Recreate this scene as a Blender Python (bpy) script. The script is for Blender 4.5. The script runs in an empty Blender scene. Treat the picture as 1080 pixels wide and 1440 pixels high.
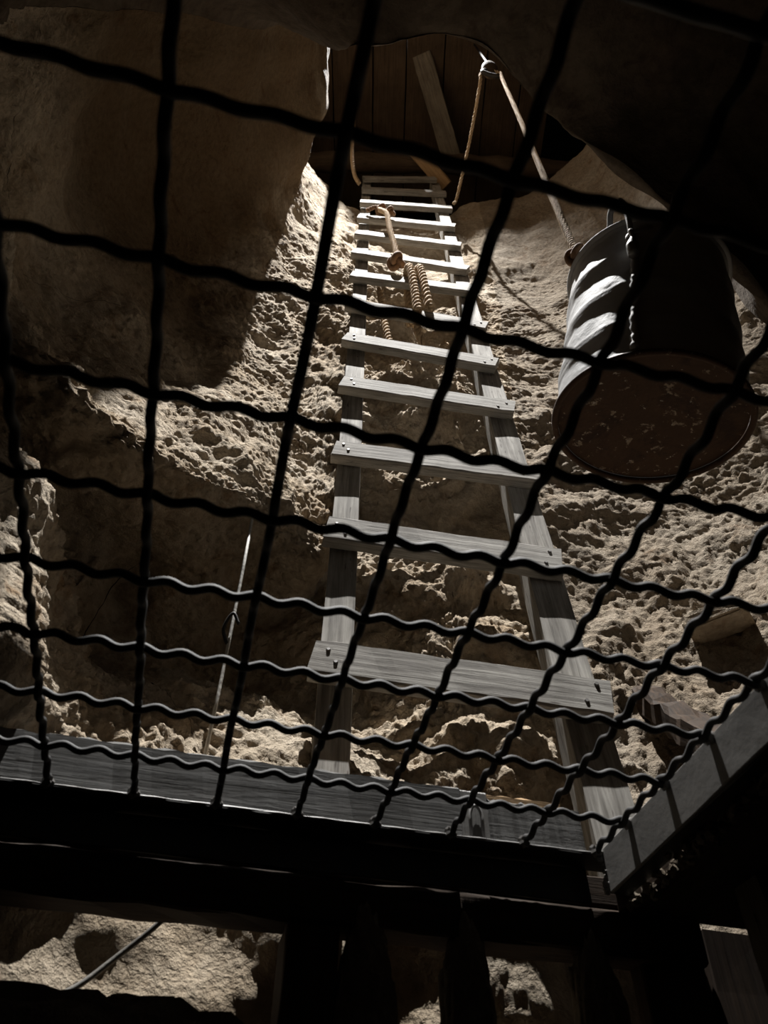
import bpy, bmesh, math, random
import numpy as np
from mathutils import Vector, Matrix, Quaternion

# ------------------------------------------------------------------ camera, world, lights, exposure
S = bpy.context.scene
COL = S.collection
cam_data = bpy.data.cameras.new('camera')
cam = bpy.data.objects.new('camera', cam_data)
COL.objects.link(cam)
cam_data.sensor_fit = 'VERTICAL'
cam_data.sensor_height = 36.0
cam_data.lens = 36.0 * 1065 / 1440
cam_data.clip_start = 0.02
cam_data.dof.use_dof = True
cam_data.dof.focus_distance = 1.7
cam_data.dof.aperture_fstop = 9.0
RX = Vector((0.999871, -0.012095, 0.010601))     # image right
UP = Vector((-0.016083, -0.751941, 0.659034))    # image up
BK = Vector((0.0, -0.659119, -0.752039))         # towards the viewer
cam.matrix_world = Matrix(((RX.x, UP.x, BK.x, 0), (RX.y, UP.y, BK.y, 0), (RX.z, UP.z, BK.z, 0), (0, 0, 0, 1)))
S.camera = cam

w = bpy.data.worlds.new('world'); S.world = w
w.use_nodes = True
w.node_tree.nodes['Background'].inputs[0].default_value = (0.9, 0.72, 0.5, 1)
w.node_tree.nodes['Background'].inputs[1].default_value = 0.0002

def spot(name, loc, target, power, color, angle, blend, radius):
    d = bpy.data.lights.new(name, 'SPOT')
    d.energy = power; d.color = color; d.spot_size = math.radians(angle); d.spot_blend = blend
    d.shadow_soft_size = radius
    o = bpy.data.objects.new(name, d); COL.objects.link(o)
    o.location = loc
    o.rotation_euler = (Vector(target) - Vector(loc)).to_track_quat('-Z', 'Y').to_euler()
    return o
spot('work_lamp', (-0.02, 0.42, 6.8), (-0.22, 1.06, 1.0), 4000, (1.0, 0.985, 0.96), 47, 1.0, 0.02)

S.view_settings.view_transform = 'Standard'
S.view_settings.look = 'None'
S.view_settings.exposure = 0.0
S.view_settings.gamma = 1.0
S.view_settings.use_curve_mapping = False

rnd = random.Random(11)

# ------------------------------------------------------------------ helpers
def tag(o, label=None, cat=None, group=None, kind=None):
    if label: o['label'] = label
    if cat: o['category'] = cat
    if group: o['group'] = group
    if kind: o['kind'] = kind
    return o

def link(name, mesh, material=None, parent=None, matrix=None):
    o = bpy.data.objects.new(name, mesh); COL.objects.link(o)
    if material and not mesh.materials: mesh.materials.append(material)
    if matrix is not None: o.matrix_basis = matrix
    if parent:
        o.parent = parent
        o.matrix_parent_inverse = PINV.get(parent.name, Matrix())
    return o
PINV = {}

def empty(name, loc, label, cat, group=None):
    o = bpy.data.objects.new(name, None); COL.objects.link(o)
    o.location = loc; o.empty_display_size = 0.05
    PINV[o.name] = Matrix.Translation(Vector(loc)).inverted()
    return tag(o, label, cat, group)

def reg(o):                               # lets a mesh object own world-placed children
    PINV[o.name] = o_world(o).inverted(); return o
def o_world(o):
    m = o.matrix_basis.copy()
    if o.parent: m = o_world(o.parent) @ o.matrix_parent_inverse @ m
    return m

def from_data(name, V, F, smooth=False):
    me = bpy.data.meshes.new(name)
    me.from_pydata([tuple(v) for v in V], [], F)
    if smooth: me.polygons.foreach_set('use_smooth', [True] * len(me.polygons))
    me.update(); return me

def tube(pts, radius, sides=8, cap=True, name='tube', smooth=True, closed=False):
    P = [Vector(p) for p in pts]; n = len(P)
    rad = radius if callable(radius) else (lambda k: radius)
    T = []
    for k in range(n):
        a = P[(k - 1) % n] if (closed or k > 0) else P[0]
        b = P[(k + 1) % n] if (closed or k < n - 1) else P[-1]
        T.append((b - a).normalized())
    ref = Vector((0, 0, 1)) if abs(T[0].z) < 0.9 else Vector((1, 0, 0))
    N = (ref - T[0] * ref.dot(T[0])).normalized()
    V, F = [], []
    for k in range(n):
        N = (N - T[k] * N.dot(T[k])).normalized()
        B = T[k].cross(N)
        for s in range(sides):
            a = 2 * math.pi * s / sides
            V.append(P[k] + (N * math.cos(a) + B * math.sin(a)) * rad(k))
    for k in range(n if closed else n - 1):
        k2 = (k + 1) % n
        for s in range(sides):
            s2 = (s + 1) % sides
            F.append((k * sides + s, k * sides + s2, k2 * sides + s2, k2 * sides + s))
    if cap and not closed:
        F.append(tuple(reversed(range(sides)))); F.append(tuple(range((n - 1) * sides, n * sides)))
    return from_data(name, V, F, smooth)

def catmull(pts, per=8):
    P = [Vector(p) for p in pts]
    Q = [P[0] * 2 - P[1]] + P + [P[-1] * 2 - P[-2]]
    out = []
    for k in range(1, len(Q) - 2):
        for s in range(per):
            t = s / per; a, b, c, d = Q[k - 1:k + 3]
            out.append(0.5 * ((2 * b) + (c - a) * t + (2 * a - 5 * b + 4 * c - d) * t * t + (3 * b - a - 3 * c + d) * t ** 3))
    out.append(P[-1]); return out

def join(meshes, name, smooth=True):
    bm = bmesh.new()
    for m in meshes: bm.from_mesh(m)
    me = bpy.data.meshes.new(name); bm.to_mesh(me); bm.free()
    for m in meshes: bpy.data.meshes.remove(m)
    return me

def twisted(pts, radius, pitch, name='rope', strands=3):
    P = [Vector(p) for p in pts]
    res = [P[0]]
    step = pitch / 8
    for a, b in zip(P, P[1:]):                      # resample evenly
        L = (b - a).length; k = max(1, int(round(L / step)))
        for q in range(1, k + 1): res.append(a.lerp(b, q / k))
    n = len(res); out = []
    T = [(res[min(k + 1, n - 1)] - res[max(k - 1, 0)]).normalized() for k in range(n)]
    ref = Vector((1, 0.3, 0.2)); N0 = (ref - T[0] * ref.dot(T[0])).normalized()
    frames = []; N = N0
    for k in range(n):
        N = (N - T[k] * N.dot(T[k])).normalized(); frames.append((N.copy(), T[k].cross(N)))
    for s in range(strands):
        ph0 = 2 * math.pi * s / strands
        q = []
        for k in range(n):
            ph = ph0 + 2 * math.pi * k / 8
            q.append(res[k] + (frames[k][0] * math.cos(ph) + frames[k][1] * math.sin(ph)) * radius * 0.62)
        out.append(tube(q, radius * 0.46, 6, name='strand'))
    return join(out, name)

def board(L, W, T, name='board', jit=0.0015, ch=0.003, seg=10, seed=0, notch=0.0):
    """box of length L on x, W on z, T on y, chamfered, edges slightly uneven"""
    r = random.Random(seed)
    V, F = [], []
    a, b = T / 2, W / 2
    ring = [(-a + ch, -b), (a - ch, -b), (a, -b + ch), (a, b - ch), (a - ch, b), (-a + ch, b), (-a, b - ch), (-a, -b + ch)]
    for k in range(seg + 1):
        x = -L / 2 + L * k / seg
        ex = 0 if 0 < k < seg else 1
        for q, (y, z) in enumerate(ring):
            jz = r.uniform(-1, 1) * jit; jy = r.uniform(-1, 1) * jit * 0.6
            n = r.uniform(0, notch) if (notch and q in (4, 5) and r.random() < 0.5) else 0
            V.append((x + (r.uniform(-1, 1) * jit * 1.5 if ex else 0), y + jy, z + jz - n))
    for k in range(seg):
        for q in range(8):
            q2 = (q + 1) % 8
            F.append((k * 8 + q, k * 8 + q2, (k + 1) * 8 + q2, (k + 1) * 8 + q))
    F.append(tuple(reversed(range(8)))); F.append(tuple(range(seg * 8, seg * 8 + 8)))
    me = from_data(name, V, F)
    bm = bmesh.new(); bm.from_mesh(me); bmesh.ops.recalc_face_normals(bm, faces=bm.faces); bm.to_mesh(me); bm.free()
    return me

def frame(origin, x, z):
    x = Vector(x).normalized(); z = Vector(z); z = (z - x * z.dot(x)).normalized(); y = z.cross(x)
    return Matrix(((x.x, y.x, z.x, origin[0]), (x.y, y.y, z.y, origin[1]), (x.z, y.z, z.z, origin[2]), (0, 0, 0, 1)))

# ------------------------------------------------------------------ materials
def nodes_of(name):
    m = bpy.data.materials.new(name); m.use_nodes = True
    nt = m.node_tree; return m, nt, nt.nodes['Principled BSDF']
def ramp(nt, stops):
    r = nt.nodes.new('ShaderNodeValToRGB'); e = r.color_ramp.elements
    while len(e) < len(stops): e.new(0.5)
    for q, (p, c) in zip(e, stops): q.position = p; q.color = (*c, 1)
    return r
def noise(nt, vec, scale, detail=6, rough=0.6, dist=0.0):
    n = nt.nodes.new('ShaderNodeTexNoise'); n.inputs['Scale'].default_value = scale
    n.inputs['Detail'].default_value = detail; n.inputs['Roughness'].default_value = rough
    n.inputs['Distortion'].default_value = dist
    nt.links.new(vec, n.inputs['Vector']); return n.outputs['Fac']
def mapped(nt, scale, loc=(0, 0, 0)):
    tc = nt.nodes.new('ShaderNodeTexCoord'); mp = nt.nodes.new('ShaderNodeMapping')
    mp.inputs['Scale'].default_value = scale; mp.inputs['Location'].default_value = loc
    nt.links.new(tc.outputs['Object'], mp.inputs['Vector']); return mp.outputs['Vector']
def bump(nt, bs, h, strength, dist, prev=None):
    b = nt.nodes.new('ShaderNodeBump'); b.inputs['Strength'].default_value = strength; b.inputs['Distance'].default_value = dist
    nt.links.new(h, b.inputs['Height'])
    if prev: nt.links.new(prev, b.inputs['Normal'])
    nt.links.new(b.outputs['Normal'], bs.inputs['Normal']); return b.outputs['Normal']
def mix(nt, fac, a, b, mode='MIX'):
    m = nt.nodes.new('ShaderNodeMix'); m.data_type = 'RGBA'; m.blend_type = mode
    if isinstance(fac, float): m.inputs[0].default_value = fac
    else: nt.links.new(fac, m.inputs[0])
    for s, v in ((6, a), (7, b)):
        if isinstance(v, tuple): m.inputs[s].default_value = (*v, 1)
        else: nt.links.new(v, m.inputs[s])
    return m.outputs[2]

def rock_mat(name, dust, body, stain, bump_s=0.7, grain=1.0, loc=(0, 0, 0), roof_shade=None):
    m, nt, bs = nodes_of(name)
    v = mapped(nt, (1, 1, 1), loc)
    f1 = noise(nt, v, 3.1, 8, 0.62, 0.4); f2 = noise(nt, v, 11, 8, 0.65, 0.6); f3 = noise(nt, v, 55 * grain, 5, 0.6)
    f4 = noise(nt, v, 170 * grain, 4, 0.65)
    r1 = ramp(nt, [(0.38, body), (0.62, dust)]); nt.links.new(f1, r1.inputs[0])
    r2 = ramp(nt, [(0.56, (0, 0, 0)), (0.72, (1, 1, 1))]); nt.links.new(f2, r2.inputs[0])
    c = mix(nt, r2.outputs[0], r1.outputs[0], stain)
    r3 = ramp(nt, [(0.3, (0.72, 0.7, 0.68)), (0.6, (1.05, 1.05, 1.05))]); nt.links.new(f3, r3.inputs[0])
    c = mix(nt, 1.0, c, r3.outputs[0], 'MULTIPLY')
    if roof_shade:                                  # shade of the hollowed roof painted in as a brown tint, fading out raggedly
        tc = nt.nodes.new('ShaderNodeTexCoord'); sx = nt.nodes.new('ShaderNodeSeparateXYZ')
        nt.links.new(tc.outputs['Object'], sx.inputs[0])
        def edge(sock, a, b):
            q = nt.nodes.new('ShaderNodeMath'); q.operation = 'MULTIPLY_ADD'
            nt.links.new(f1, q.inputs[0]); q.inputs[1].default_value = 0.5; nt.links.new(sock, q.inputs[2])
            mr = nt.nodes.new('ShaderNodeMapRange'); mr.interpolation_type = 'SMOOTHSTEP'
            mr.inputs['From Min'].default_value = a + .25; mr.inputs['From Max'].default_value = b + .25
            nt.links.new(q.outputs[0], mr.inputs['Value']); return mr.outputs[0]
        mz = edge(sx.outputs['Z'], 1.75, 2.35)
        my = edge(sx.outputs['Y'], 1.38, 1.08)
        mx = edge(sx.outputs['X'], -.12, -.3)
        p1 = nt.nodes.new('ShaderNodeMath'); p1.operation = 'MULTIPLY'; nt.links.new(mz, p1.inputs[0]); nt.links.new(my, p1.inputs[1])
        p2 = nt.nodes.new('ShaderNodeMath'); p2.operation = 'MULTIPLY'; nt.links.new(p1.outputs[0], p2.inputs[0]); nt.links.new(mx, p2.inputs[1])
        c = mix(nt, p2.outputs[0], c, mix(nt, 1.0, c, roof_shade, 'MULTIPLY'))
    nt.links.new(c, bs.inputs['Base Color'])
    bs.inputs['Roughness'].default_value = 0.95; bs.inputs['Specular IOR Level'].default_value = 0.15
    n1 = bump(nt, bs, f3, bump_s, 0.012)
    bump(nt, bs, f4, bump_s, 0.005, n1)
    return m
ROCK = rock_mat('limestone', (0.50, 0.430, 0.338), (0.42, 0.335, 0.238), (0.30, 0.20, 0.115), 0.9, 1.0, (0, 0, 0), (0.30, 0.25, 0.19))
ROCK_RIGHT = rock_mat('grey_brown_pitted_limestone', (0.37, 0.315, 0.248), (0.305, 0.243, 0.176), (0.21, 0.137, 0.078), 1.0, 1.2)
ROCK_LEFT = rock_mat('smooth_ochre_limestone', (0.105, 0.074, 0.044), (0.088, 0.060, 0.034), (0.05, 0.031, 0.016), 0.4, 0.6, (3.7, 1.2, 0.55))
ROCK_DARK = rock_mat('dark_stone', (0.20, 0.17, 0.13), (0.14, 0.11, 0.08), (0.08, 0.06, 0.04))

ROCK_ROOF = rock_mat('shade_darkened_roof_stone', (0.10, 0.08, 0.06), (0.075, 0.056, 0.04), (0.045, 0.03, 0.02), 0.4, 0.6)  # near roof's shade put into its colour, which also cuts bounce light

def wood_mat(name, light, dark, along=(1.2, 28, 28), rough=0.8, worn=0.0, pits=True):
    m, nt, bs = nodes_of(name)
    v = mapped(nt, along)
    g = noise(nt, v, 4.0, 7, 0.65, 0.35)
    r = ramp(nt, [(0.28, dark), (0.5, tuple((a + b) / 2 for a, b in zip(light, dark))), (0.68, light)]); nt.links.new(g, r.inputs[0])
    v2 = mapped(nt, (1, 1, 1)); f = noise(nt, v2, 7, 5, 0.6)
    r2 = ramp(nt, [(0.3, (0.68, 0.66, 0.64)), (0.65, (1.08, 1.08, 1.08))]); nt.links.new(f, r2.inputs[0])
    c = mix(nt, 1.0, r.outputs[0], r2.outputs[0], 'MULTIPLY')
    v3 = mapped(nt, (14, 90, 90)); k = noise(nt, v3, 1.6, 3, 0.5)
    r3 = ramp(nt, [(0.27, (0.25, 0.22, 0.2)), (0.34, (1, 1, 1))]); nt.links.new(k, r3.inputs[0])
    c = mix(nt, 0.85, c, r3.outputs[0], 'MULTIPLY')
    nt.links.new(c, bs.inputs['Base Color']); bs.inputs['Roughness'].default_value = rough
    bs.inputs['Specular IOR Level'].default_value = 0.2
    bump(nt, bs, g, 0.5, 0.003)
    return m
WOOD_GREY = wood_mat('weathered_grey_wood', (0.48, 0.46, 0.422), (0.13, 0.119, 0.104))
WOOD_TAN = wood_mat('tan_wood', (0.42, 0.28, 0.15), (0.24, 0.15, 0.075))
WOOD_DARK = wood_mat('dark_stained_wood', (0.055, 0.035, 0.022), (0.022, 0.014, 0.009))
WOOD_HATCH = wood_mat('brown_hatch_wood', (0.095, 0.064, 0.04), (0.05, 0.034, 0.021))
WOOD_ROT = wood_mat('rotten_dark_wood', (0.085, 0.052, 0.03), (0.02, 0.013, 0.009))
WOOD_CURB = wood_mat('grey_painted_board', (0.20, 0.20, 0.195), (0.165, 0.162, 0.155), (0.8, 16, 16))

def metal(name, col, rough, metallic, bump_scale=60, bump_d=0.001, spots=None):
    m, nt, bs = nodes_of(name); v = mapped(nt, (1, 1, 1))
    f = noise(nt, v, bump_scale, 5, 0.6); c = None
    g = noise(nt, v, 9, 6, 0.65)
    r = ramp(nt, [(0.3, tuple(x * 0.7 for x in col)), (0.7, col)]); nt.links.new(g, r.inputs[0]); c = r.outputs[0]
    if spots:
        for (sc, lo, hi, sc_col) in spots:
            q = noise(nt, v, sc, 7, 0.7, 0.3); rr = ramp(nt, [(lo, (0, 0, 0)), (hi, (1, 1, 1))]); nt.links.new(q, rr.inputs[0])
            c = mix(nt, rr.outputs[0], c, sc_col)
    nt.links.new(c, bs.inputs['Base Color'])
    bs.inputs['Roughness'].default_value = rough; bs.inputs['Metallic'].default_value = metallic
    bump(nt, bs, f, 0.4, bump_d)
    return m
WIRE = metal('dark_painted_steel', (0.040, 0.038, 0.037), 0.7, 0.0)
FRAME_DARK = metal('black_steel', (0.03, 0.028, 0.026), 0.5, 0.0)
FRAME_GREY = metal('grey_painted_steel', (0.26, 0.25, 0.235), 0.6, 0.0, 40, 0.001, [(30, 0.68, 0.72, (0.1, 0.07, 0.05))])
BARREL = metal('galvanised_sheet', (0.46, 0.455, 0.45), 0.65, 0.0, 26, 0.004, [(14, 0.62, 0.75, (0.2, 0.16, 0.12))])
RUST = metal('rusted_sheet', (0.085, 0.042, 0.02), 0.85, 0.0, 70, 0.003, [(9, 0.50, 0.62, (0.04, 0.018, 0.009)), (30, 0.60, 0.645, (0.34, 0.27, 0.20)), (60, 0.645, 0.675, (0.62, 0.58, 0.52))])
IRON = metal('worn_iron', (0.36, 0.35, 0.34), 0.5, 0.4)
IRON_DARK = metal('dark_iron', (0.022, 0.018, 0.014), 0.65, 0.2)
WELD = metal('weld_bead', (0.20, 0.19, 0.18), 0.5, 0.2)

def plain(name, col, rough=0.9, sc=120):
    m, nt, bs = nodes_of(name); v = mapped(nt, (1, 1, 1)); f = noise(nt, v, sc, 4, 0.6)
    r = ramp(nt, [(0.3, tuple(x * 0.65 for x in col)), (0.7, col)]); nt.links.new(f, r.inputs[0])
    nt.links.new(r.outputs[0], bs.inputs['Base Color']); bs.inputs['Roughness'].default_value = rough
    bump(nt, bs, f, 0.5, 0.002); return m
ROPE = plain('hemp_rope', (0.52, 0.37, 0.22))
ROPE_DARK = plain('dark_hemp_knot', (0.22, 0.12, 0.06))
CORD_WHITE = plain('pale_cord', (0.62, 0.60, 0.55), 0.7)
CABLE = plain('grey_cable', (0.16, 0.15, 0.13), 0.7)

# ------------------------------------------------------------------ rock shaft
_r = np.random.RandomState(5)
PERM = np.concatenate([_r.permutation(256)] * 3)
GR = _r.normal(size=(256, 3)); GR /= np.linalg.norm(GR, axis=1)[:, None]
def perlin(P):
    I = np.floor(P).astype(int); f = P - I; I &= 255
    u = f * f * f * (f * (f * 6 - 15) + 10)
    out = 0
    for dx in (0, 1):
        wx = u[:, 0] if dx else 1 - u[:, 0]
        for dy in (0, 1):
            wy = u[:, 1] if dy else 1 - u[:, 1]
            for dz in (0, 1):
                wz = u[:, 2] if dz else 1 - u[:, 2]
                h = PERM[PERM[PERM[(I[:, 0] + dx) & 255] + ((I[:, 1] + dy) & 255)] + ((I[:, 2] + dz) & 255)]
                g = GR[h]
                out = out + wx * wy * wz * ((f[:, 0] - dx) * g[:, 0] + (f[:, 1] - dy) * g[:, 1] + (f[:, 2] - dz) * g[:, 2])
    return out
def fbm(P, f, oct=3, gain=0.5):
    a = 1.0; s = 0
    for k in range(oct):
        s = s + a * perlin(P * f + 17.3 * k); f *= 2.07; a *= gain
    return s
def billow(P, f, oct=3, gain=0.5):
    a = 1.0; s = 0
    for k in range(oct):
        s = s + a * (np.abs(perlin(P * f + 31.7 * k)) * 2 - 0.45); f *= 2.07; a *= gain
    return s

CX, CY = 0.15, 0.85
PROF = {   # angle about the shaft axis -> twelve (radius, height) points from the foot up to the top ledge
 -93: [(1.5,-.3),(1.5,.42),(1.5,.8),(1.5,1.1),(1.5,1.4),(1.5,1.7),(1.45,2.0),(1.2,2.25),(.8,2.35),(.45,2.42),(.75,3.6),(1.1,6.8)],
 -68: [(1.4,-.3),(1.4,.42),(1.4,.8),(1.4,1.1),(1.4,1.4),(1.4,1.7),(1.35,2.0),(1.15,2.25),(.8,2.35),(.41,2.42),(.75,3.6),(1.1,6.8)],
 -37: [(1.2,-.3),(1.2,.42),(1.2,.8),(1.2,1.1),(1.2,1.4),(1.2,1.7),(1.18,2.0),(1.1,2.25),(.8,2.36),(.46,2.44),(.7,3.6),(1.0,6.8)],
 -20: [(.9,-.3),(.9,.42),(.95,.75),(1.06,1.1),(1.2,1.5),(1.36,1.8),(1.45,2.15),(1.42,2.34),(.98,2.41),(.62,2.46),(.74,3.6),(1.0,6.8)],
 -8: [(.60,-.3),(.64,.40),(.76,.7),(.94,1.1),(1.1,1.5),(1.26,1.9),(1.38,2.22),(1.34,2.38),(1.04,2.43),(.80,2.47),(.8,3.8),(1.0,6.8)],
 3: [(.56,-.3),(.60,.38),(.70,.7),(.86,1.12),(.98,1.5),(1.08,1.9),(1.13,2.2),(1.14,2.36),(1.11,2.43),(1.04,2.49),(.85,3.8),(1.0,6.8)],
 11: [(.50,-.3),(.54,.38),(.66,.72),(.84,1.12),(.95,1.5),(1.04,1.9),(1.08,2.2),(1.10,2.45),(1.10,2.65),(1.06,2.9),(1.0,3.9),(1.05,5.6)],
 22: [(.42,-.3),(.47,.36),(.62,.74),(.81,1.15),(.90,1.5),(.97,1.9),(1.0,2.3),(1.02,2.7),(1.03,3.0),(1.03,3.4),(1.0,4.5),(1.5,4.85)],
 45: [(.30,-.3),(.35,.34),(.50,.72),(.65,1.15),(.72,1.5),(.77,1.9),(.80,2.3),(.83,2.7),(.86,3.0),(.89,3.4),(.95,4.6),(1.5,4.9)],
 65: [(.16,-.3),(.20,.33),(.29,.60),(.43,1.1),(.48,1.5),(.55,1.9),(.6,2.3),(.64,2.6),(.68,2.9),(.72,3.4),(.84,4.7),(1.5,4.98)],
 90: [(.15,-.3),(.18,.33),(.25,.56),(.33,1.1),(.38,1.5),(.44,1.9),(.49,2.3),(.53,2.6),(.58,2.9),(.65,3.4),(.82,4.5),(1.5,4.75)],
 115: [(.14,-.3),(.17,.34),(.28,.62),(.44,.98),(.44,1.3),(.46,1.6),(.5,2.1),(.55,2.6),(.6,3.0),(.68,3.6),(.8,4.45),(1.5,4.65)],
 135: [(.16,-.3),(.20,.35),(.37,.74),(.58,.94),(.57,1.06),(.40,1.17),(.49,1.55),(.60,2.1),(.66,2.8),(.70,3.6),(.76,4.4),(1.3,4.62)],
 150: [(.24,-.3),(.28,.35),(.40,.75),(.64,.92),(.62,1.05),(.38,1.16),(.50,1.5),(.65,1.98),(.74,2.6),(.67,3.7),(.72,4.4),(1.2,4.7)],
 162: [(.34,-.3),(.39,.36),(.50,.69),(.74,.9),(.68,1.06),(.42,1.16),(.58,1.5),(.76,1.93),(.84,2.5),(.54,3.7),(.62,4.4),(.9,4.9)],
 175: [(.49,-.3),(.51,.38),(.545,.60),(.64,.84),(.80,1.0),(.46,1.10),(.66,1.40),(.86,1.74),(.94,2.4),(.45,3.8),(.6,4.8),(.95,6.4)],
 188: [(1.0,.44),(.76,.482),(.61,.54),(.63,.80),(.78,.95),(.57,1.03),(.76,1.26),(.98,1.55),(1.02,2.2),(.44,3.85),(.75,4.8),(1.1,6.8)],
 181: [(.57,-.3),(.58,.38),(.575,.56),(.64,.83),(.79,.98),(.50,1.07),(.70,1.33),(.92,1.64),(.98,2.3),(.445,3.82),(.68,4.8),(1.02,6.6)],
 202: [(1.1,.42),(.92,.46),(.66,.53),(.73,.82),(.90,1.0),(.80,1.1),(.9,1.35),(1.05,1.7),(.98,2.3),(.46,3.9),(.75,4.8),(1.1,6.8)],
 216: [(1.15,-.3),(1.15,.42),(1.0,.72),(1.0,.9),(1.02,1.1),(1.05,1.3),(1.08,1.6),(1.08,2.0),(.92,2.5),(.52,3.8),(.78,4.8),(1.1,6.8)],
 226: [(1.25,-.3),(1.25,.42),(1.2,.75),(1.18,1.0),(1.18,1.2),(1.18,1.5),(1.18,1.8),(1.06,2.12),(.85,2.45),(.50,3.0),(.77,4.3),(1.1,6.8)],
 236: [(1.35,-.3),(1.35,.42),(1.3,.8),(1.3,1.1),(1.3,1.4),(1.3,1.7),(1.25,2.0),(1.05,2.24),(.78,2.4),(.50,2.52),(.75,3.8),(1.1,6.8)],
}
KEYS = sorted(PROF)
TH = np.array([KEYS[-1] - 360] + KEYS + [KEYS[0] + 360, KEYS[1] + 360], float)
PV = np.array([PROF[KEYS[-1]]] + [PROF[k] for k in KEYS] + [PROF[KEYS[0]], PROF[KEYS[1]]], float)   # (n,12,2)
D = np.gradient(PV, TH, axis=0)
def profile_at(th):
    k = np.clip(np.searchsorted(TH, th, side='right') - 1, 0, len(TH) - 2)
    h = (TH[k + 1] - TH[k]); t = ((th - TH[k]) / h)[:, None, None]; h = h[:, None, None]
    return ((2*t**3 - 3*t*t + 1) * PV[k] + (t**3 - 2*t*t + t) * h * D[k] * 0.8 + (-2*t**3 + 3*t*t) * PV[k + 1] + (t**3 - t*t) * h * D[k + 1] * 0.8)
SEGLEN = np.array([.7, .32, .5, .4, .5, .45, .5, .65, .9, 1.0, 1.4])

def rock_wall(name, th0, th1, dth, ds, material, label, s0=0.0, s1=11.0):
    nt_ = max(2, int(round((th1 - th0) / dth)) + 1)
    th = np.linspace(th0, th1, nt_)
    tp = [0.0]
    for k, L in enumerate(SEGLEN):
        d = ds if 0 < k < 9 else ds * 1.6
        n = max(2, int(L / d)); tp += list(k + np.arange(1, n + 1) / n)
    tp = np.array(tp); tp = tp[(tp >= s0 - 1e-6) & (tp <= s1 + 1e-6)]; C = profile_at(th)                                # (nt,12,2)
    dC = np.diff(C, axis=1)                                              # monotone (no overshoot) cubic along the profile
    M_ = np.zeros_like(C)
    d0, d1 = dC[:, :-1], dC[:, 1:]
    M_[:, 1:-1] = np.where(d0 * d1 > 0, np.sign(d0) * np.minimum(np.abs(d0 + d1) / 2, 2 * np.minimum(np.abs(d0), np.abs(d1))), 0)
    M_[:, 0] = dC[:, 0]; M_[:, -1] = dC[:, -1]
    k = np.clip(tp.astype(int), 0, 10); t = (tp - k)[None, :, None]
    Q = (2*t**3 - 3*t*t + 1) * C[:, k] + (t**3 - 2*t*t + t) * M_[:, k] + (-2*t**3 + 3*t*t) * C[:, k + 1] + (t**3 - t*t) * M_[:, k + 1]
    ang = np.radians(th)[:, None]
    X = CX + Q[:, :, 0] * np.cos(ang); Y = CY + Q[:, :, 0] * np.sin(ang); Z = Q[:, :, 1]
    P = np.stack([X, Y, Z], -1)
    # surface normal from the closed-form neighbours (small finite differences so that seams agree)
    du = np.gradient(P, axis=0); dv = np.gradient(P, axis=1)
    N = np.cross(dv, du); N /= np.linalg.norm(N, axis=2)[:, :, None] + 1e-9
    # (u = anticlockwise angle, v = up: dv x du points at the axis)
    Pf = P.reshape(-1, 3); TT = np.repeat(th, len(tp)); ZZ = Pf[:, 2]; SS = np.tile(tp, nt_)
    big = fbm(Pf, 2.2, 3, 0.55) * 0.085
    lump = billow(Pf + 0.05 * np.stack([fbm(Pf, 5, 2), fbm(Pf + 9, 5, 2), fbm(Pf + 5, 5, 2)], 1), 3.6, 3, 0.48) * 0.06
    crust = billow(Pf + 3.1, 19.0, 4, 0.62) * 0.015
    fine = fbm(Pf, 60.0, 2, 0.7) * 0.0075
    smooth_zone = 1 / (1 + np.exp(-(TT - 163) / 3.0)) * 1 / (1 + np.exp(-(SS - 7.3) * 3.0))       # the hollowed left roof is smooth
    smooth_zone = np.maximum(smooth_zone, 1 / (1 + np.exp((TT - -2) / 3.0)))
    upper = 1 / (1 + np.exp(-(ZZ - np.where(TT < 80, 2.35, 2.9)) * 4))
    rough = (1 - 0.86 * smooth_zone) * (1 - 0.55 * upper)
    right = 1 / (1 + np.exp((TT - 62) / 6.0))
    low = 1 / (1 + np.exp((ZZ - .46) / .03))
    rough = rough * (1 - 0.8 * low)
    mound = (1 / (1 + np.exp((ZZ - .86) / .03))) * (TT > 0) * np.clip((TT - 112) / 12, 0, 1) * np.clip((205 - TT) / 8, 0, 1)
    shelf = np.clip((TT - 122) / 10, 0, 1) * np.clip((196 - TT) / 8, 0, 1) * np.clip((SS - 4.6) / .4, 0, 1)
    lump_a = (1 - .5 * shelf) * (1 - .75 * mound) * rough * (1 - 0.6 * right)
    near = 1 / (1 + np.exp((TT - 6) / 3.0))
    disp = big * (1 - 0.4 * right) * (1 - 0.4 * smooth_zone) * (1 - 0.7 * near) * (1 - .35 * shelf) + lump * lump_a + (crust * (1 - 0.1 * right) + fine * (1 + 0.3 * right)) * rough * (0.6 + 0.4 * np.clip(0.5 + 1.6 * fbm(Pf + 40, 2.6, 2), 0, 1.3))
    V = Pf + N.reshape(-1, 3) * disp[:, None]
    ns = len(tp)
    i = np.arange(nt_ - 1)[:, None] * ns; j = np.arange(ns - 1)[None, :]
    q = np.stack([i + j, i + j + 1, i + ns + j + 1, i + ns + j], -1).reshape(-1, 4)
    me = bpy.data.meshes.new(name)
    me.vertices.add(len(V)); me.vertices.foreach_set('co', V.ravel().astype(np.float32))
    me.loops.add(q.size); me.loops.foreach_set('vertex_index', q.ravel().astype(np.int32))
    me.polygons.add(len(q)); me.polygons.foreach_set('loop_start', (np.arange(len(q)) * 4).astype(np.int32))
    me.polygons.foreach_set('loop_total', np.full(len(q), 4, np.int32))
    me.polygons.foreach_set('use_smooth', np.ones(len(q), bool))
    me.update(calc_edges=True); me.validate()
    o = link(name, me, material); o['kind'] = 'structure'; o['label'] = label
    return o
rock_wall('wall_back', 62, 160, 0.32, 0.0046, ROCK, 'rough limestone wall behind the ladder with a lit crusted outcrop')
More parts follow.
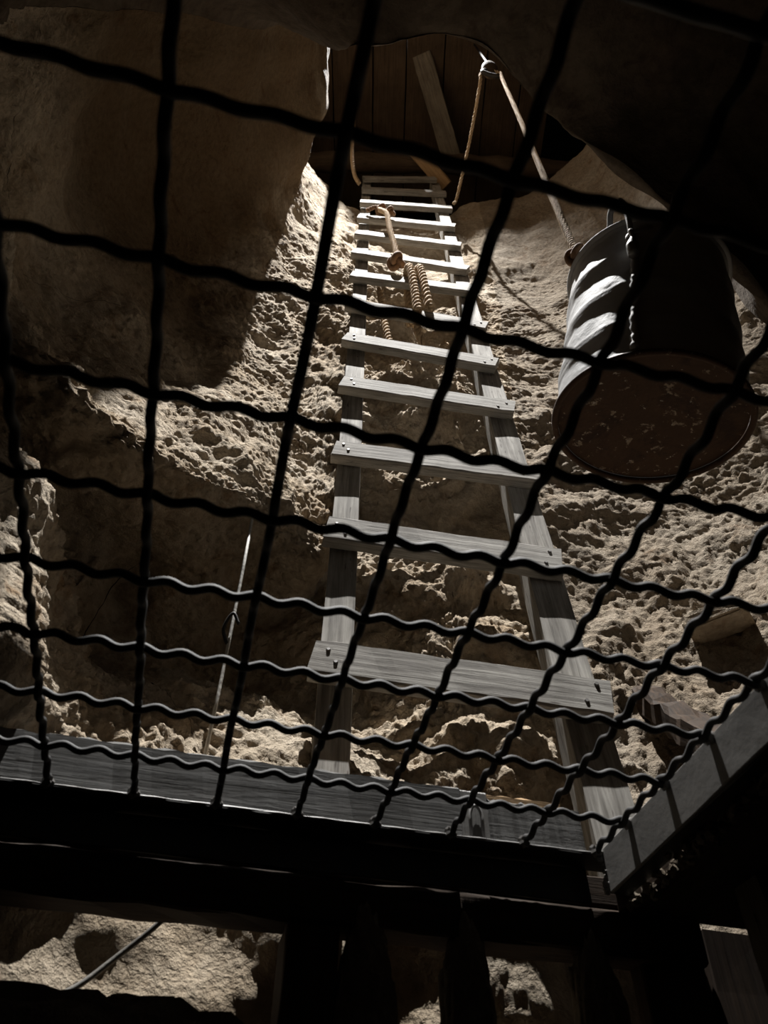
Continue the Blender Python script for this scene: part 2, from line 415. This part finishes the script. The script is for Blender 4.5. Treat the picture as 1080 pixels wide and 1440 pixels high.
rock_wall('wall_left', 160, 212, 0.36, 0.0052, ROCK, 'rough limestone wall left of the ladder with a jutting lit outcrop', 0, 7.25)
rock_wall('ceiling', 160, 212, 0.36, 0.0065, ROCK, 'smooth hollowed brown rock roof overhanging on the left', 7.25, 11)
rock_wall('wall_right', 1, 62, 0.36, 0.0065, ROCK_RIGHT, 'pitted grey brown rock wall behind the hanging barrel')
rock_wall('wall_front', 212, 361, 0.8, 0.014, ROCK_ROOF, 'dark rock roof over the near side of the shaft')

# ------------------------------------------------------------------ boarded cover at the top of the shaft
cover = bpy.data.objects.new('ceiling', None); COL.objects.link(cover); cover.location = (0.3, 1.1, 5.7)
cover['kind'] = 'structure'; cover['label'] = 'dark brown boards closing the top of the shaft'
PINV[cover.name] = Matrix.Translation((0.3, 1.1, 5.7)).inverted()
xs = -0.62
for k, wd in enumerate([.23, .27, .22, .25, .28, .24, .2]):
    link('plank', board(1.18, wd - 0.008, 0.03, 'cover_plank', 0.003, 0.003, 6, 40 + k), WOOD_HATCH, cover,
         frame((xs + wd / 2, 1.44, 5.70 + rnd.uniform(0, .012)), (0, 1, 0), (1, 0, 0)))
    xs += wd

t = empty('log_beam', (0.25, 1.52, 5.11), 'round brown log lying across the shaft above the ladder top', 'log')
lp = catmull([(-.62, 1.50, 5.05), (-.3, 1.51, 5.10), (.05, 1.52, 5.13), (.4, 1.52, 5.125), (.75, 1.53, 5.12), (1.2, 1.54, 5.09)], 6)
link('trunk', tube(lp, lambda k: 0.062 + 0.006 * math.sin(k * 1.7), 14, name='log_trunk'), WOOD_HATCH, t)

a, b = Vector((0.225, 1.08, 5.66)), Vector((0.415, 1.56, 5.42))
d = (b - a)
DIAG = wood_mat('dim_plank_wood', (0.22, 0.19, 0.15), (0.10, 0.085, 0.065))
o = link('diagonal_plank', board(d.length + .16, 0.125, 0.035, 'diagonal_plank', 0.002, 0.004, 10, 77), DIAG, None,
         frame((a + b) / 2, d, Vector((-d.y, d.x, 0))))
tag(o, 'grey split plank set diagonally against the dark boarded cover', 'plank')
o = link('wooden_wedge', board(0.30, 0.085, 0.05, 'wooden_wedge', 0.002, 0.004, 6, 78), WOOD_TAN, None,
         frame((0.255, 1.50, 4.985), (0.22, 0.20, -0.12), (1, -0.9, 0)))
tag(o, 'short tan timber block leaning on the ladder top under the log', 'wood block')

# ------------------------------------------------------------------ ladder
LN = Vector((0.0538, -0.9905, 0.1265)); LV = Vector((-0.0124, 0.126, 0.992))
ladder = empty('ladder', (0.13, 0.97, 0.43), 'tall homemade grey wooden ladder rising up the shaft', 'ladder')
RUNG_T = 0.028
def rail(p0, p1, w0, w1, side, seed):
    """front outer edge runs p0 -> p1; widths taper"""
    p0, p1 = Vector(p0), Vector(p1); ax = (p1 - p0); L = ax.length
    inward = Vector((1, 0.03, 0)) if side < 0 else Vector((-1, -0.03, 0))
    me = board(L, 1.0, 0.062, 'ladder_rail', 0.0, 0.003, 40, seed)
    r = random.Random(seed)
    for v in me.vertices:
        f = v.co.x / L + 0.5
        wv = w0 + (w1 - w0) * f
        v.co.z = (v.co.z * wv) + r.uniform(-.0012, .0012)
        v.co.y += r.uniform(-.0008, .0008)
    mid = (p0 + p1) / 2 - LN * (RUNG_T + 0.031) + inward * ((w0 + w1) / 4)
    return link('rail', me, WOOD_GREY, ladder, frame(mid, ax, Vector((1, 0.03, 0))))
rail((-.093, .938, .35), (-.166, 1.545, 5.05), .056, .050, -1, 3)
rail((.358, .957, .35), (.318, 1.56, 5.05), .068, .050, 1, 4)
RUNGS = [((-0.107,0.992,0.809),(0.368,1.010,0.750),.074),((-0.109,1.038,1.171),(0.357,1.055,1.101),.076),((-0.115,1.079,1.492),(0.366,1.097,1.427),.068),
 ((-0.117,1.127,1.872),(0.354,1.141,1.778),.070),((-0.123,1.170,2.209),(0.346,1.179,2.076),.068),((-0.129,1.211,2.535),(0.346,1.219,2.394),.070),
 ((-0.133,1.255,2.877),(0.325,1.268,2.788),.072),((-0.138,1.295,3.197),(0.339,1.303,3.057),.070),((-0.143,1.335,3.512),(0.335,1.350,3.425),.072),
 ((-0.148,1.375,3.821),(0.329,1.394,3.770),.070),((-0.153,1.418,4.162),(0.335,1.447,4.171),.070),((-0.157,1.461,4.498),(0.322,1.495,4.557),.066),
 ((-0.163,1.501,4.815),(0.277,1.530,4.916),.062)]
nail_bm = bmesh.new(); bmesh.ops.create_cone(nail_bm, cap_ends=True, segments=8, radius1=.0042, radius2=.003, depth=.003)
NAIL = bpy.data.meshes.new('nail'); nail_bm.to_mesh(NAIL); nail_bm.free()
for k, (A, B, hgt) in enumerate(RUNGS):
    A, B = Vector(A), Vector(B); dx = (B - A).normalized()
    dn = -(LV - dx * LV.dot(dx)).normalized()
    mid = (A + B) / 2 + dn * (hgt / 2) - LN * (RUNG_T / 2)
    rg = link('rung', board((B - A).length + .004, hgt, RUNG_T, 'ladder_rung', 0.0016, 0.003, 16, 100 + k, 0.003), WOOD_GREY, ladder, frame(mid, dx, -dn))
    reg(rg)
    if k < 6:
        for e, P0 in ((1, A), (-1, B)):
            for q, (u_, v_) in enumerate(((.022, .02), (.036, hgt - .022))):
                c = P0 + dx * e * (u_ + rnd.uniform(-.005, .005)) + dn * (v_ + rnd.uniform(-.006, .006)) + LN * 0.001
                link('nail', NAIL, WELD, rg, frame(c, dx, LN))

# ------------------------------------------------------------------ wire grille in its steel frame
CELL = 0.09; ZG = 0.4164
GT = Vector((-0.2448, -0.126, 0)); GU = Vector((0.9745, 0.2243, 0)); GV = Vector((-0.2253, 0.9752, 0))
GU.normalize(); GV = Vector((-GU.y, GU.x, 0))
def G(i, j, z=0.0): return GT + GU * (i * CELL) + GV * (j * CELL) + Vector((0, 0, z))
I0, I1, J0, J1 = -3.0, 8.09, -3.4, 9.84
grille = empty('wire_grille', G(2.5, 3.2, ZG), 'crimped black wire grille in a flat steel frame overhead', 'grille')
WR = 0.0038; AMP = 0.0030; PER = CELL / 2.5
def wire_mesh(a0, a1, par, name):
    n = int((a1 - a0) * CELL / PER * 9); pts = []
    for k in range(n + 1):
        s = a0 + (a1 - a0) * k / n
        ph = 2 * math.pi * (s * 2.5)
        pts.append((s * CELL, 0.0006 * math.sin(s * 3.1 + par), AMP * math.cos(ph + math.pi * par)))
    return tube(pts, WR, 8, name=name)
def local(o_, x, y): return frame(o_, x, (0, 0, 1))
weld_bm = bmesh.new(); bmesh.ops.create_icosphere(weld_bm, subdivisions=2, radius=0.0068)
for v in weld_bm.verts: v.co *= 1 + 0.22 * math.sin(v.co.x * 900 + v.co.y * 700)
WELDM = bpy.data.meshes.new('weld'); weld_bm.to_mesh(WELDM); weld_bm.free(); WELDM.materials.append(WELD)
VM = [wire_mesh(J0, J1, p, 'long_wire') for p in (0, 1)]
HM = [wire_mesh(I0, I1, p, 'cross_wire') for p in (1, 0)]
for i in range(-2, 9):
    if i > I1 - .05: continue
    o = link('wire', VM[i % 2], WIRE, grille, local(G(i, 0, ZG), GV, None)); reg(o)
    if 0 <= i <= 8: link('weld', WELDM, WELD, o, Matrix.Translation(G(i, J1 - .03, ZG - .001)))
for j in range(-3, 10):
    o = link('wire', HM[j % 2], WIRE, grille, local(G(0, j, ZG), GU, None)); reg(o)
    if j >= 0: link('weld', WELDM, WELD, o, Matrix.Translation(G(I1 - .03, j, ZG - .001)))
def bar(i0, i1, j0, j1, z0, z1, seed, jit=0.0006):
    """steel flat lying along the grid, as a long chamfered box"""
    c = (G(i0, j0) + G(i1, j1)) / 2; c.z = (z0 + z1) / 2
    li, lj = abs(i1 - i0) * CELL, abs(j1 - j0) * CELL
    if li > lj: me, x = board(li, z1 - z0, lj, 'flat', jit, min(.001, lj * .2), 24, seed), GU
    else: me, x = board(lj, z1 - z0, li, 'flat', jit, min(.001, li * .2), 24, seed), GV
    me.transform(Matrix.Identity(4)); return me, frame(c, x, (0, 0, 1))
def part_bar(name, mat, *a):
    me, mx = bar(*a); return link(name, me, mat, grille, mx)
part_bar('frame_bar', FRAME_DARK, I0, I1 + .8, J1, J1 + .46, ZG - .0055, ZG - .0005, 11)          # far lip
link('worn_edge', tube([G(i_, J1 - .012, ZG - .003) for i_ in np.linspace(I0, I1, 60)], lambda k: .0011 + .0006 * math.sin(k * 2.3), 6, name='worn_edge'), IRON, grille)
part_bar('frame_bar', FRAME_DARK, I0, I1 - .05, J1 + .40, J1 + .46, ZG - .046, ZG - .006, 12)      # far web
part_bar('frame_bar', FRAME_GREY, I1, I1 + .055, J0, J1 - .01, ZG - .048, ZG + .002, 13)     # right web, on edge
part_bar('frame_bar', FRAME_DARK, I1 + .06, I1 + .30, J0, J1, ZG - .048, ZG - .043, 14)
part_bar('frame_bar', FRAME_DARK, I0 - .4, I0, J0, J1, ZG - .0055, ZG - .0005, 15)
part_bar('frame_bar', FRAME_DARK, I0, I1, J0 - .4, J0, ZG - .0055, ZG - .0005, 16)
# lumpy weld down the corner
cw = []
for k in range(7):
    c = G(I1 - .01, J1 + .0, ZG - .002 - k * .0072) + Vector((rnd.uniform(-.002, .002), rnd.uniform(-.002, .002), 0))
    bm = bmesh.new(); bmesh.ops.create_icosphere(bm, subdivisions=2, radius=rnd.uniform(.003, .0052), matrix=Matrix.Translation(c))
    for v in bm.verts: v.co += Vector((rnd.uniform(-1, 1), rnd.uniform(-1, 1), rnd.uniform(-1, 1))) * .0008
    m_ = bpy.data.meshes.new('bead'); bm.to_mesh(m_); bm.free(); cw.append(m_)
link('corner_weld', join(cw, 'corner_weld'), FRAME_GREY, grille)

# ------------------------------------------------------------------ boards and timbers round the frame
def grid_board(name, mat, i0, i1, j0, j1, z0, z1, seed, jit=0.0015, notch=0.0, along='i', seg=24):
    c = (G(i0, j0) + G(i1, j1)) / 2; c.z = (z0 + z1) / 2
    li, lj = abs(i1 - i0) * CELL, abs(j1 - j0) * CELL
    if along == 'i': return link(name, board(li, z1 - z0, lj, name, jit, .003, seg, seed, notch), mat, None, frame(c, GU, (0, 0, 1)))
    return link(name, board(lj, z1 - z0, li, name, jit, .003, seg, seed, notch), mat, None, frame(c, GV, (0, 0, 1)))
o = grid_board('curb_board', WOOD_CURB, -3.4, 6.22, J1 + .2, J1 + .44, ZG + .001, ZG + .069, 21, .0014, .004, seg=60)
tag(o, 'long grey weathered curb board standing on the far side of the grille frame', 'board')
o = grid_board('curb_board', WOOD_CURB, 6.62, 8.0, J1 + .2, J1 + .44, ZG + .001, ZG + .060, 22, .0018, .005)
tag(o, 'short knotty grey curb board ending at the frame corner', 'board')
pl = empty('bracket_plate', G(6.42, J1 + .3, ZG), 'small grey steel plate with a staple between two curb boards', 'bracket')
link('plate', grid_board('x', FRAME_GREY, 6.23, 6.61, J1 + .17, J1 + .42, ZG, ZG + .066, 23, .0003).data, FRAME_GREY, pl, frame((G(6.42, J1 + .295, ZG + .033)), GU, (0, 0, 1)))
bpy.data.objects.remove(bpy.data.objects['x'])
st = [G(6.42 + .085 * math.cos(q), J1 + .13, ZG + .028 + .016 * math.sin(q)) for q in np.linspace(0, math.pi, 12)]
st = [st[0] + Vector((0, 0, -.026))] + st + [st[-1] + Vector((0, 0, -.026))]
link('staple', tube(st, .0022, 8, name='staple'), IRON, pl)
o = grid_board('backing_plank', WOOD_TAN, 1.9, 8.0, J1 + .72, J1 + .98, ZG - .004, ZG + .093, 24, .002, .006, seg=40)
tag(o, 'brown rough plank edge showing behind the grey curb boards', 'plank')
o = grid_board('sill_timber', WOOD_DARK, -3.6, 9.5, J1 + .54, J1 + 1.0, ZG - .042, ZG - .0062, 25, .0015)
tag(o, 'upper dark timber of two under the grille frame', 'timber')
o = grid_board('support_beam', WOOD_DARK, -3.8, 9.6, J1 + .50, J1 + 1.0, ZG - .096, ZG - .046, 26, .002)
tag(o, 'lower dark beam of two under the grille frame', 'beam')
o = grid_board('side_beam', WOOD_DARK, I1 + .37, I1 + 4.2, -3.0, J1 + .5, ZG - .052, ZG - .005, 27, .002, along='j')
tag(o, 'wide dark reddish plank seen from below right of the frame', 'plank')
def post(name, x, y, z0, z1, wx, wy, mat, seed, label):
    o = link(name, board(z1 - z0, wx, wy, name, .0015, .003, 10, seed), mat, None, frame((x, y, (z0 + z1) / 2), (0, 0, 1), GU))
    return tag(o, label, 'post')
post('timber_post', -.075, .90, -.3, ZG - .098, .058, .06, WOOD_DARK, 31, 'dark short timber post under the beam beside the lit rock')
post('timber_post', .445, .86, -.3, ZG - .055, .085, .05, DIAG, 32, 'greyish upright post at the bottom right corner')
for k, x in enumerate((.345, .430, .516, .602)):
    post('upright_board', x, .995 + .016 * k, -.3, ZG - .053, .084, .03, WOOD_DARK, 33 + k,
         ['dark upright board below the frame corner, next to the black rocks', 'dark upright board directly behind the greyish post',
          'dark upright board just past the greyish post', 'dark upright board farthest from the black rocks'][k])
# crumbs of stone in the seam between frame and side plank
chips = []
for k in range(170):
    j = rnd.uniform(3.2, J1 + .1)
    c = G(I1 + .36 + rnd.gauss(0, .075), j, ZG - .052 + rnd.uniform(-.006, .004))
    bm = bmesh.new(); bmesh.ops.create_icosphere(bm, subdivisions=1, radius=rnd.uniform(.0025, .007), matrix=Matrix.Translation(c))
    for v in bm.verts: v.co += Vector((rnd.uniform(-1, 1), rnd.uniform(-1, 1), rnd.uniform(-1, 1))) * .0022
    m_ = bpy.data.meshes.new('chip'); bm.to_mesh(m_); bm.free(); chips.append(m_)
o = link('stone_chips', join(chips, 'stone_chips'), ROCK_DARK, None)
tag(o, 'crumbled stone chips packed in the seam beside the frame', 'rubble', None, 'stuff')

# ------------------------------------------------------------------ boulders
def boulder(name, loc, size, seed, mat, label, rough=0.28, group=None):
    bm = bmesh.new(); bmesh.ops.create_icosphere(bm, subdivisions=5, radius=1)
    P = np.array([v.co[:] for v in bm.verts]); q = P * 1.3 + seed * 7.7
    dsp = 1 + rough * fbm(q, 1.0, 2) + rough * 0.6 * billow(q, 2.3, 3, .5) + .05 * fbm(q, 14, 2)
    P = P * dsp[:, None] * np.array(size)
    for v, p in zip(bm.verts, P): v.co = p
    for f in bm.faces: f.smooth = True
    me = bpy.data.meshes.new(name); bm.to_mesh(me); bm.free()
    o = link(name, me, mat, None, Matrix.Translation(loc)); return tag(o, label, 'rock', group)
o = boulder('boulder', (-.33, .825, .065), (.33, .045, .175), 1, ROCK_DARK, 'long black rock ridge below the lit strip of rock at lower left'); o.rotation_euler = (0, -.10, .22)
o = boulder('boulder', (.13, .90, -.01), (.24, .045, .235), 2, ROCK_DARK, 'wide low black boulder along the foot of the lit gaps', .16); o.rotation_euler.z = .22
boulder('boulder', (-.012, .895, .20), (.034, .035, .15), 3, ROCK_DARK, 'narrow upright black rock beside the short timber post under the beam', .2)
boulder('boulder', (.098, .92, .21), (.03, .035, .14), 5, ROCK_DARK, 'narrow upright black rock dividing the two lit gaps', .2)
boulder('boulder', (.245, .955, .21), (.03, .035, .14), 6, ROCK_DARK, 'narrow black rock between the ragged lit gap and the upright boards', .2)

# broken timber on the right
a, b = Vector((.52, 1.24, .87)), Vector((.49, .90, .53))
bt = board((b - a).length + .03, .05, .05, 'broken_timber', .006, .006, 18, 51, .012)
o = link('broken_timber', bt, WOOD_ROT, None, frame((a + b) / 2, b - a, (0, 0, 1)))
tag(o, 'broken rotten dark timber poking out above the right frame edge', 'timber')

def hewn(name, size, loc, x, z, mat, seed, label, rough=.06):
    bm = bmesh.new(); bmesh.ops.create_cube(bm, size=1)
    bmesh.ops.bevel(bm, geom=list(bm.edges), offset=.08, segments=2, affect='EDGES')
    bmesh.ops.subdivide_edges(bm, edges=list(bm.edges), cuts=3, use_grid_fill=True)
    P = np.array([v.co[:] for v in bm.verts]); dsp = rough * fbm(P * 2.2 + seed * 3.1, 1.0, 3)
    P = (P * (1 + dsp[:, None])) * np.array(size)
    for v, p in zip(bm.verts, P): v.co = p
    me = bpy.data.meshes.new(name); bm.to_mesh(me); bm.free()
    return tag(link(name, me, mat, None, frame(loc, x, z)), label, 'stone')
SLAB = rock_mat('pale_dressed_stone', (0.42, 0.33, 0.23), (0.36, 0.27, 0.18), (0.28, 0.2, 0.12), 0.3)
hewn('stone_slab', (.085, .10, .36), (1.135, .985, 3.22), (-.5, .9, 0), (.05, .05, 1), SLAB, 2, 'pale smooth stone slab set upright in the wall above the barrel')
hewn('stone_block', (.125, .10, .035), (.70, 1.205, 1.045), (.8, -.6, 0), (-.1, -.1, 1), ROCK, 4, 'flat stone block jutting from the pitted wall right of the ladder')

# ------------------------------------------------------------------ barrel
BA = Vector((.165, -.24, .955)).normalized(); BB = Vector((.4383, .7090, 1.0424))
BH, BR = 0.53, 0.225
barrel = empty('barrel', BB, 'dented ribbed metal barrel with a rusty bottom hanging on a rope', 'barrel')
bm_x = Vector((1, 0, 0)); BX = (bm_x - BA * bm_x.dot(BA)).normalized(); BY = BA.cross(BX)
BM = Matrix(((BX.x, BY.x, BA.x, BB.x), (BX.y, BY.y, BA.y, BB.y), (BX.z, BY.z, BA.z, BB.z), (0, 0, 0, 1))) @ Matrix.Scale(0.68, 4)
def bl(ang, r, h): return BM @ Vector((r * math.cos(ang), r * math.sin(ang), h))
def radius_at(h):
    f = h / BH; r = BR * (1.0 - 0.08 * f)
    for c, wd, am in ((.20, .035, .006), (.46, .035, .0065), (.72, .035, .006)):
        r += am * math.exp(-((f - c) / wd) ** 2 / 1.2)
    u = ((.98 - f) / .26) % 1.0
    u = u / .82 if u < .82 else (1 - u) / .18                       # each panel flares a little towards its lower hoop
    r += .007 * (u - .5)
    if f > .965: r += .006 * math.sin((f - .965) / .035 * math.pi)
    if f < .03: r += .005 * (1 - f / .03)
    return r
NA, NH = 160, 110
hs = [BH * k / NH for k in range(NH + 1)]
V, F = [], []
for side, dr in ((0, 0), (1, -.004)):
    for h in hs:
        for k in range(NA): V.append((k, h, dr))
arr = np.array(V, float)
angs = arr[:, 0] * 2 * math.pi / NA
rr = np.array([radius_at(h) for h in arr[:, 1]]) + arr[:, 2]
pn = np.stack([np.cos(angs) * 2.4, np.sin(angs) * 2.4, arr[:, 1] * 9], 1)
rr += 0.006 * fbm(pn + 4, .8, 2) - 0.010 * np.maximum(0, perlin(pn * 1.3 + 8) - .15) 
VV = np.stack([rr * np.cos(angs), rr * np.sin(angs), arr[:, 1]], 1)
n1 = (NH + 1) * NA
for s_ in (0, 1):
    for h in range(NH):
        for k in range(NA):
            k2 = (k + 1) % NA; q = (h * NA + k, h * NA + k2, (h + 1) * NA + k2, (h + 1) * NA + k)
            q = tuple(x + s_ * n1 for x in q); F.append(q if s_ == 0 else q[::-1])
for k in range(NA):
    k2 = (k + 1) % NA
    F.append((NH * NA + k, NH * NA + k2, n1 + NH * NA + k2, n1 + NH * NA + k))
link('body', from_data('barrel_body', VV, F, True), BARREL, barrel, BM)
# bottom disc, slightly dished and set up inside the chime
V, F = [], []
rings = 26
for q in range(rings + 1):
    r = (BR - .004) * q / rings
    for k in range(64):
        a = 2 * math.pi * k / 64
        V.append((r * math.cos(a), r * math.sin(a), .014 + .006 * math.cos(q / rings * 3.0)))
for q in range(rings):
    for k in range(64):
        k2 = (k + 1) % 64; F.append((q * 64 + k, (q + 1) * 64 + k, (q + 1) * 64 + k2, q * 64 + k2))
link('bottom', from_data('barrel_bottom', V, F, True), RUST, barrel, BM)
link('bottom_rim', tube([bl(a, BR + .003, .002) for a in np.linspace(0, 2 * math.pi, 96, endpoint=False)], .0055, 8, closed=True, name='bottom_rim'), RUST, barrel)
link('top_rim', tube([bl(a, radius_at(BH * .99) + .002, BH) for a in np.linspace(0, 2 * math.pi, 96, endpoint=False)], .006, 8, closed=True, name='top_rim'), BARREL, barrel)
SA = math.radians(-116)                                         # the seam and the near ear face the ladder's foot
sm = [bl(SA + .02, radius_at(h) + .001, h) for h in np.linspace(.02, BH * .80, 40)]
link('seam', tube(sm, lambda k: .0075 + .001 * math.sin(k * 2.1), 8, name='seam'), BARREL, barrel)
ear = [bl(SA + .05 * math.cos(a), radius_at(BH * .83) + .012, BH * .83 + .014 * math.sin(a)) for a in np.linspace(0, 2 * math.pi, 20, endpoint=False)]
link('ear_ring', tube(ear, .004, 8, closed=True, name='ear_ring'), IRON, barrel)
bail = catmull([bl(SA, radius_at(BH * .82) + .020, BH * .82), bl(SA - .02, BR + .012, BH * .93), bl(SA - .08, BR + .008, BH + .05), bl(SA - .17, BR - .004, BH + .095),
                bl(SA - .30, BR - .02, BH + .085), bl(SA - .42, BR - .045, BH + .03), bl(SA - .9, BR - .06, BH - .02), bl(SA - 1.6, BR - .06, BH - .01), bl(SA - 2.4, BR - .04, BH - .02), bl(SA - math.pi, BR - .02, BH * .84)], 10)
bail_o = link('bail_handle', tube(bail, .0055, 8, name='bail_handle'), IRON, barrel)
hook = catmull([bl(SA, BR + .02, BH * .83), bl(SA + .02, BR + .016, BH * .78), bl(SA + .01, BR + .014, BH * .72), bl(SA + .03, BR + .012, BH * .66)], 8)
link('ear_strap', tube(hook, lambda k: .004 + .006 * min(1, max(0, (k - 8) / 8)), 8, name='ear_strap'), IRON, barrel)
link('ear_pin', tube([bl(SA + .02, BR + .012, BH * .835), bl(SA + .22, BR + .012, BH * .845)], .0035, 8, name='ear_pin'), IRON, barrel)

# ------------------------------------------------------------------ hoist
KN = Vector((.364, .587, 1.43))
PU = Vector((.507, .85, 4.38))
pulley = empty('pulley', PU, 'dark wooden pulley block hanging near the boarded cover', 'pulley')
bm = bmesh.new(); bmesh.ops.create_uvsphere(bm, u_segments=20, v_segments=12, radius=1)
for v in bm.verts: v.co = Vector((v.co.x * .045, v.co.y * .026, v.co.z * .08))
for f in bm.faces: f.smooth = True
me = bpy.data.meshes.new('pulley_block'); bm.to_mesh(me); bm.free()
link('block', me, WOOD_HATCH, pulley, frame(PU + Vector((0, 0, .05)), (1, .2, 0), (.35, -.2, 1)))
sh = [PU + Vector((.045 * math.cos(a), .008 * math.cos(a), .045 * math.sin(a) - .03)) for a in np.linspace(0, 2 * math.pi, 24, endpoint=False)]
link('sheave', tube(sh, .011, 8, closed=True, name='sheave'), IRON_DARK, pulley)
link('hanger', tube([PU + Vector((.01, 0, .12)), PU + Vector((.02, .03, .4)), PU + Vector((.03, .10, 1.305))], .006, 8, name='hanger'), IRON_DARK, pulley)
haul = empty('hoist_rope', (.56, .97, 4.4), 'tan hoist rope over the pulley from barrel to ladder', 'rope')
link('barrel_fall', twisted(catmull([PU + Vector((.047, 0, -.02)), PU + Vector((.035, -.01, -.3)), (.495, .77, 3.3), (.43, .68, 2.3), KN + Vector((0, 0, .02))], 12), .0085, .04, 'barrel_fall'), ROPE, haul)
link('ladder_fall', twisted(catmull([PU + Vector((.047, 0, -.02)), PU + Vector((.0, 0, .02)), PU + Vector((-.05, .005, -.02)), PU + Vector((-.06, .04, -.10)), (.42, 1.12, 4.26), (.368, 1.40, 4.19), (.345, 1.42, 4.12)], 10), .0085, .06, 'ladder_fall'), ROPE, haul)
def knot(name, c, r, mat, parent, ax=(0, 0, 1)):
    pts = []
    for k in range(60):
        a = 2 * math.pi * k / 60
        x = (math.sin(a) + 2 * math.sin(2 * a)) / 3; y = (math.cos(a) - 2 * math.cos(2 * a)) / 3; z = -math.sin(3 * a) * .55
        pts.append(Vector(c) + Vector((x, y, z)) * r)
    return link(name, tube(pts, r * .42, 8, closed=True, name=name), mat, parent)
knot('barrel_knot', KN, .017, ROPE_DARK, haul)

o = link('slack_rope', twisted(catmull([(-.225, 1.20, 5.68), (-.228, 1.28, 5.2), (-.225, 1.36, 4.8), (-.205, 1.42, 4.6), (-.17, 1.42, 4.42)], 8), .012, .06, 'slack_rope'), ROPE)
tag(o, 'slack tan rope hanging beside the left ladder top from the cover', 'rope')

lr = empty('tied_rope', (-.02, 1.36, 3.80), 'tan rope knotted to an upper ladder rung and hanging down', 'rope')
for q, (c, r) in enumerate((((-.035, 1.345, 3.80), .024), ((.005, 1.345, 3.77), .022))): knot('rung_knot', c, r, ROPE_DARK, lr)
link('tail', twisted(catmull([(-.11, 1.36, 3.83), (-.07, 1.345, 3.835), (-.035, 1.34, 3.81)], 8), .0105, .05, 'tail'), ROPE_DARK, lr)
link('hanging_part', twisted(catmull([(-.045, 1.33, 3.76), (-.01, 1.30, 3.62), (.005, 1.285, 3.40), (.028, 1.272, 3.16), (.035, 1.258, 3.0)], 8), .0125, .06, 'hanging_part'), ROPE, lr)
knot('end_knot', (.034, 1.255, 2.965), .030, ROPE_DARK, lr)

rl = empty('rope_coil', (.09, 1.23, 2.8), 'thick twisted rope looped over the rung below the knot', 'rope')
def loop(x, zt, zb, yo=0):
    return catmull([(x + .012, 1.33, zb + .15), (x + .005, 1.30, zt - .1), (x, 1.275, zt), (x + .002, 1.243 + yo, zt + .012), (x + .01, 1.215 + yo, zt - .04), (x + .02, 1.205 + yo, zt - .2), (x + .03, 1.20 + yo, zb)], 8)
link('strand', twisted(loop(.075, 2.855, 2.42), .0155, .085, 'loop_strand'), ROPE, rl)
link('strand', twisted(loop(.115, 2.848, 2.45), .0155, .085, 'loop_strand'), ROPE, rl)
link('strand', twisted(catmull([(-.03, 1.30, 2.80), (-.015, 1.31, 2.62), (.0, 1.30, 2.45), (.02, 1.29, 2.30)], 8), .013, .08, 'loop_strand'), ROPE, rl)
link('strand', twisted(catmull([(.105, 1.20, 2.45), (.11, 1.235, 2.30), (.16, 1.27, 2.24), (.2, 1.27, 2.33)], 8), .013, .08, 'loop_strand'), ROPE, rl)

# ------------------------------------------------------------------ cords
hc = empty('hanging_cord', (-.256, 1.0, 1.1), 'thin straight pale cord hanging from a small hook left of the ladder', 'cord')
link('cord', tube([(-.262, 1.005, 1.13), (-.258, 1.002, .98), (-.256, 1.0, .84), (-.255, 1.0, .70), (-.256, 1.0, .56)], .0030, 6, name='cord'), CORD_WHITE, hc)
link('hook', tube(catmull([(-.258, .998, .80), (-.268, .995, .83), (-.256, .99, .86), (-.244, .995, .84)], 6), .003, 6, name='hook'), IRON_DARK, hc)
o = link('loose_cable', tube(catmull([(-0.2232, 0.909, 0.3555), (-0.2303, 0.9141, 0.3515), (-0.2545, 0.9141, 0.3252), (-0.2828, 0.913, 0.299), (-0.3141, 0.8989, 0.2646), (-0.3454, 0.8787, 0.2424), (-0.3939, 0.8585, 0.2172)], 10), .0032, 8, name='loose_cable'), CABLE)
tag(o, 'thin grey cable trailing across the lit rock at lower left', 'cable')
